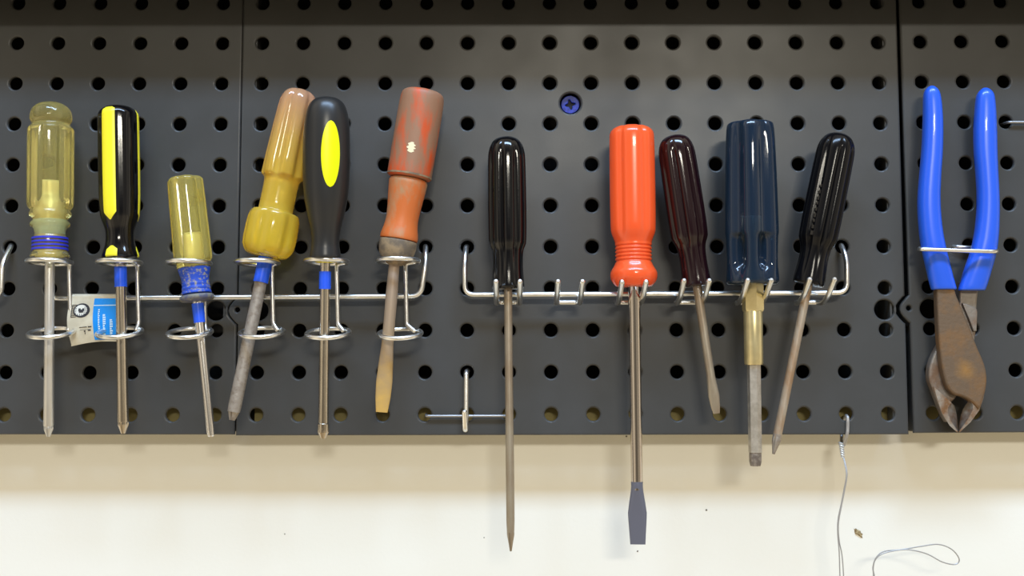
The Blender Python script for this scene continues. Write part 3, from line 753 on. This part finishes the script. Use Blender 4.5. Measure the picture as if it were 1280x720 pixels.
def sheetmesh(u0, u1, v0, v1, off, nu=16, nv=40, th=.00018):
    bm = bmesh.new(); G = []; H = []
    for i in range(nu + 1):
        G.append([bm.verts.new(sheet(u0 + (u1 - u0) * i / nu, v0 + (v1 - v0) * j / nv, off)) for j in range(nv + 1)])
        H.append([bm.verts.new(sheet(u0 + (u1 - u0) * i / nu, v0 + (v1 - v0) * j / nv, off - th)) for j in range(nv + 1)])
    for i in range(nu):
        for j in range(nv):
            bm.faces.new((G[i][j], G[i + 1][j], G[i + 1][j + 1], G[i][j + 1])); bm.faces.new((H[i][j], H[i][j + 1], H[i + 1][j + 1], H[i + 1][j]))
    for i in range(nu):
        for j in (0, nv): bm.faces.new((G[i][j], H[i][j], H[i + 1][j], G[i + 1][j]))
    for j in range(nv):
        for i in (0, nu): bm.faces.new((G[i][j], G[i][j + 1], H[i][j + 1], H[i][j]))
    return bm
t = thing('paper_label', 'small cream and blue printed paper label curled over the left rack rail', 'label', at(116, 433, -.015))
pp = obj('paper', sheetmesh(0, 1, -.35, 1, .0003, 16, 60), M_PAPER, t, 60)
obj('blue_panel', sheetmesh(.50, .985, .0, .955, .00040, 12, 40, .0001), M_CYAN, t, 60)
def ink(name, quads, m, off):
    bm = bmesh.new()
    for (u0, u1, v0, v1) in quads:
        n = 3; g = [[bm.verts.new(sheet(u0 + (u1 - u0) * i / n, v0 + (v1 - v0) * j / n, off)) for j in range(n + 1)] for i in range(n + 1)]
        for i in range(n):
            for j in range(n): bm.faces.new((g[i][j], g[i + 1][j], g[i + 1][j + 1], g[i][j + 1]))
    return obj(name, bm, m, t, 60)
def disc(cu, cv, ru, rv, off, inner=0.0, n=28):
    bm = bmesh.new()
    a = [bm.verts.new(sheet(cu + cos(2 * pi * i / n) * ru, cv + sin(2 * pi * i / n) * rv, off)) for i in range(n)]
    if inner: 
        b_ = [bm.verts.new(sheet(cu + cos(2 * pi * i / n) * ru * inner, cv + sin(2 * pi * i / n) * rv * inner, off)) for i in range(n)]
        for i in range(n): bm.faces.new((a[i], a[(i + 1) % n], b_[(i + 1) % n], b_[i]))
    else: bm.faces.new(a)
    return bm
ec, ev = .27, .26
obj('round_emblem', disc(ec, ev, .165, .155, .00050), M_INK, t)
obj('emblem_face', disc(ec - .015, ev - .005, .125, .118, .00056), mat('white_print', (.72, .70, .62), .5), t)
ink('emblem_lines', [(.065, .17, ev - .125 + .036 * i, ev - .112 + .036 * i) for i in range(8)] + [(.065, .078, ev - .125, ev + .14)]
    + [(ec + .045, ec + .115, ev - .075 + .036 * i, ev - .063 + .036 * i) for i in range(5)] + [(ec - .075 + .04 * i, ec - .063 + .04 * i, ev + .07, ev + .11) for i in range(5)], M_INK, .0006)
ink('emblem_eyes', [(ec - .065, ec - .02, ev - .045, ev + .02), (ec + .01, ec + .05, ev - .045, ev + .02), (ec - .05, ec + .035, ev + .02, ev + .05), (ec - .02, ec + .01, ev - .02, ev + .03)], M_INK, .00062)
ink('small_print', [(.23, .38, .625, .640), (.40, .47, .62, .645), (.23, .45, .685, .692), (.31, .34, .71, .74), (.39, .45, .70, .725), (.32, .335, .75, .79)], M_INK, .0005)
q = []
random.seed(3)
for col, v0, v1, w in ((.60, .24, .84, .030), (.695, .36, .84, .045), (.83, .48, .84, .045)):
    v = v0
    while v < v1:
        h = random.uniform(.022, .038); q.append((col, col + w * random.uniform(.7, 1.3), v, v + h)); q.append((col, col + w * .3, v + h * .5, v + h * 1.3)); v += h + .018
ink('vertical_print', q, M_WHITEP, .0005)
ink('pale_line', [(.50, .985, .145, .165)], M_WHITEP, .0005)

# ------------------------------------------------------------------ thin wire hanging at the lower right
t = thing('hanging_wire', 'thin grey steel wire twisted through a bottom hole, its loose loop below', 'wire', at(1051, 572, -.002))
wy = -.0035
main = spline(W((1053.6, 570, .001), (1058, 592, wy), (1055, 612, wy), (1051.5, 630, wy), (1047.5, 650, wy), (1047.2, 668, wy), (1049, 690, wy), (1050, 722, wy), (1052, 760, wy), (1075, 800, wy), (1092, 760, wy),
    (1092, 722, wy), (1091.3, 708, wy), (1096, 696, wy), (1106, 689, wy), (1127, 687, wy), (1151, 683, wy), (1173, 680.5, wy), (1190, 687, wy), (1199, 699, wy), (1194, 705.5, wy), (1178, 702.5, wy - .0006), (1160, 693, wy - .0006), (1142, 688, wy - .0012), (1126, 687.3, wy - .0008), (1104, 692, wy), (1094, 700, wy), (1091.5, 712, wy), (1093, 722, wy), (1094, 760, wy), (1076, 806, wy), (1055, 762, wy),
    (1054.5, 722, wy), (1052.5, 694, wy), (1049, 676, wy), (1048, 655, wy), (1052, 632, wy), (1055.8, 613, wy), (1058.8, 592, wy), (1054.6, 571, .001)), 6)
M_TW = mat('grey_wire', (.40, .39, .38), .45, metal=.5)
obj('strand', tube(main, .00036, 8), M_TW, t)
obj('loop_wire', tube(spline(W((1052, 556, .006), (1052, 545, .010), (1054, 530, .012), (1057, 520, .008), (1058.5, 520.5, .001), (1059.5, 523, -.0012), (1059.5, 535, -.0012), (1058.5, 544, -.0008), (1055, 556, .003)), 8), .00105, 10), M_TW, t)
hx = []
for s in (0, 1):
    pts = []
    for i in range(49):
        q_ = i / 48; c = at(1051.5 + 2.2 * q_, 553 + 19 * q_, .004 - .003 * q_); a = q_ * 2 * pi * 3.2 + s * pi; r = (.0013 - .0007 * q_)
        pts.append(c + Vector((cos(a) * r, sin(a) * r, 0)))
    hx.append(pts)
bm = tube(hx[0], .0006, 8); tube(hx[1], .0006, 8, bm=bm); obj('twist', bm, mat('light_wire', (.62, .61, .58), .4, metal=.5), t)

# ------------------------------------------------------------------ light
def area(name, loc, look, sx_, sy_, power, col):
    l = bpy.data.lights.new(name, 'AREA'); l.shape = 'RECTANGLE'; l.size = sx_; l.size_y = sy_; l.energy = power; l.color = col
    o = bpy.data.objects.new(name, l); C.objects.link(o); o.location = loc
    o.rotation_euler = (Vector(look) - Vector(loc)).to_track_quat('-Z', 'Y').to_euler(); return o
area('ceiling_tube_light', (.18, -1.0, 1.6), (.18, 0, .1), 1.7, .28, 37, (.64, .93, 1.36))
area('far_ceiling_tube_light', (.65, -5.0, 1.50), (.1, 0, .1), 1.3, .32, 80, (1, .94, .80))
w = bpy.data.worlds.new('room_light'); bpy.context.scene.world = w; w.use_nodes = True
nt = w.node_tree; bg = nt.nodes['Background']
tc = nt.nodes.new('ShaderNodeTexCoord'); sp = nt.nodes.new('ShaderNodeSeparateXYZ'); nt.links.new(tc.outputs['Generated'], sp.inputs[0])
def M_(op, a, b=None, c=None):
    n = nt.nodes.new('ShaderNodeMath'); n.operation = op
    for k, v in enumerate((a, b, c)):
        if v is None: continue
        if isinstance(v, (int, float)): n.inputs[k].default_value = v
        else: nt.links.new(v, n.inputs[k])
    return n.outputs[0]
def ss(v, lo, hi, a=0.0, b=1.0):
    n = nt.nodes.new('ShaderNodeMapRange'); n.interpolation_type = 'SMOOTHSTEP'
    n.inputs['From Min'].default_value = lo; n.inputs['From Max'].default_value = hi
    n.inputs['To Min'].default_value = a; n.inputs['To Max'].default_value = b
    nt.links.new(v, n.inputs['Value']); return n.outputs[0]
# a workshop round the wall: bright openings to the sides, a dim middle, pale ceiling, warm floor
X, Z = sp.outputs['X'], sp.outputs['Z']
side = ss(M_('ABSOLUTE', X), .22, .62)
nz = nt.nodes.new('ShaderNodeTexNoise'); nz.noise_dimensions = '1D'; nz.inputs['Scale'].default_value = 4.5; nz.inputs['Detail'].default_value = 3
nt.links.new(X, nz.inputs['W'])
stripe = ss(nz.outputs['Fac'], .42, .58, .15, 1.0)
lev = M_('ADD', M_('MULTIPLY', side, M_('MULTIPLY', stripe, .72)), .12)
lev = M_('ADD', lev, M_('MULTIPLY', ss(Z, .45, .75), .5))
lev = M_('ADD', lev, M_('MULTIPLY', ss(M_('MULTIPLY', Z, -1.0), .1, .5), .45))
rp = nt.nodes.new('ShaderNodeValToRGB'); nt.links.new(M_('MULTIPLY_ADD', Z, .5, .5), rp.inputs[0])
rp.color_ramp.elements[0].color = (1, .80, .50, 1); rp.color_ramp.elements[1].color = (1, .88, .68, 1)
e = rp.color_ramp.elements.new(.5); e.color = (1, .87, .66, 1)
nt.links.new(rp.outputs[0], bg.inputs['Color']); nt.links.new(lev, bg.inputs['Strength'])

vs = bpy.context.scene.view_settings
bpy.context.scene.display_settings.display_device = 'sRGB'
vs.view_transform = 'Standard'; vs.look = 'None'; vs.exposure = 0.07; vs.gamma = 1.0; vs.use_curve_mapping = False
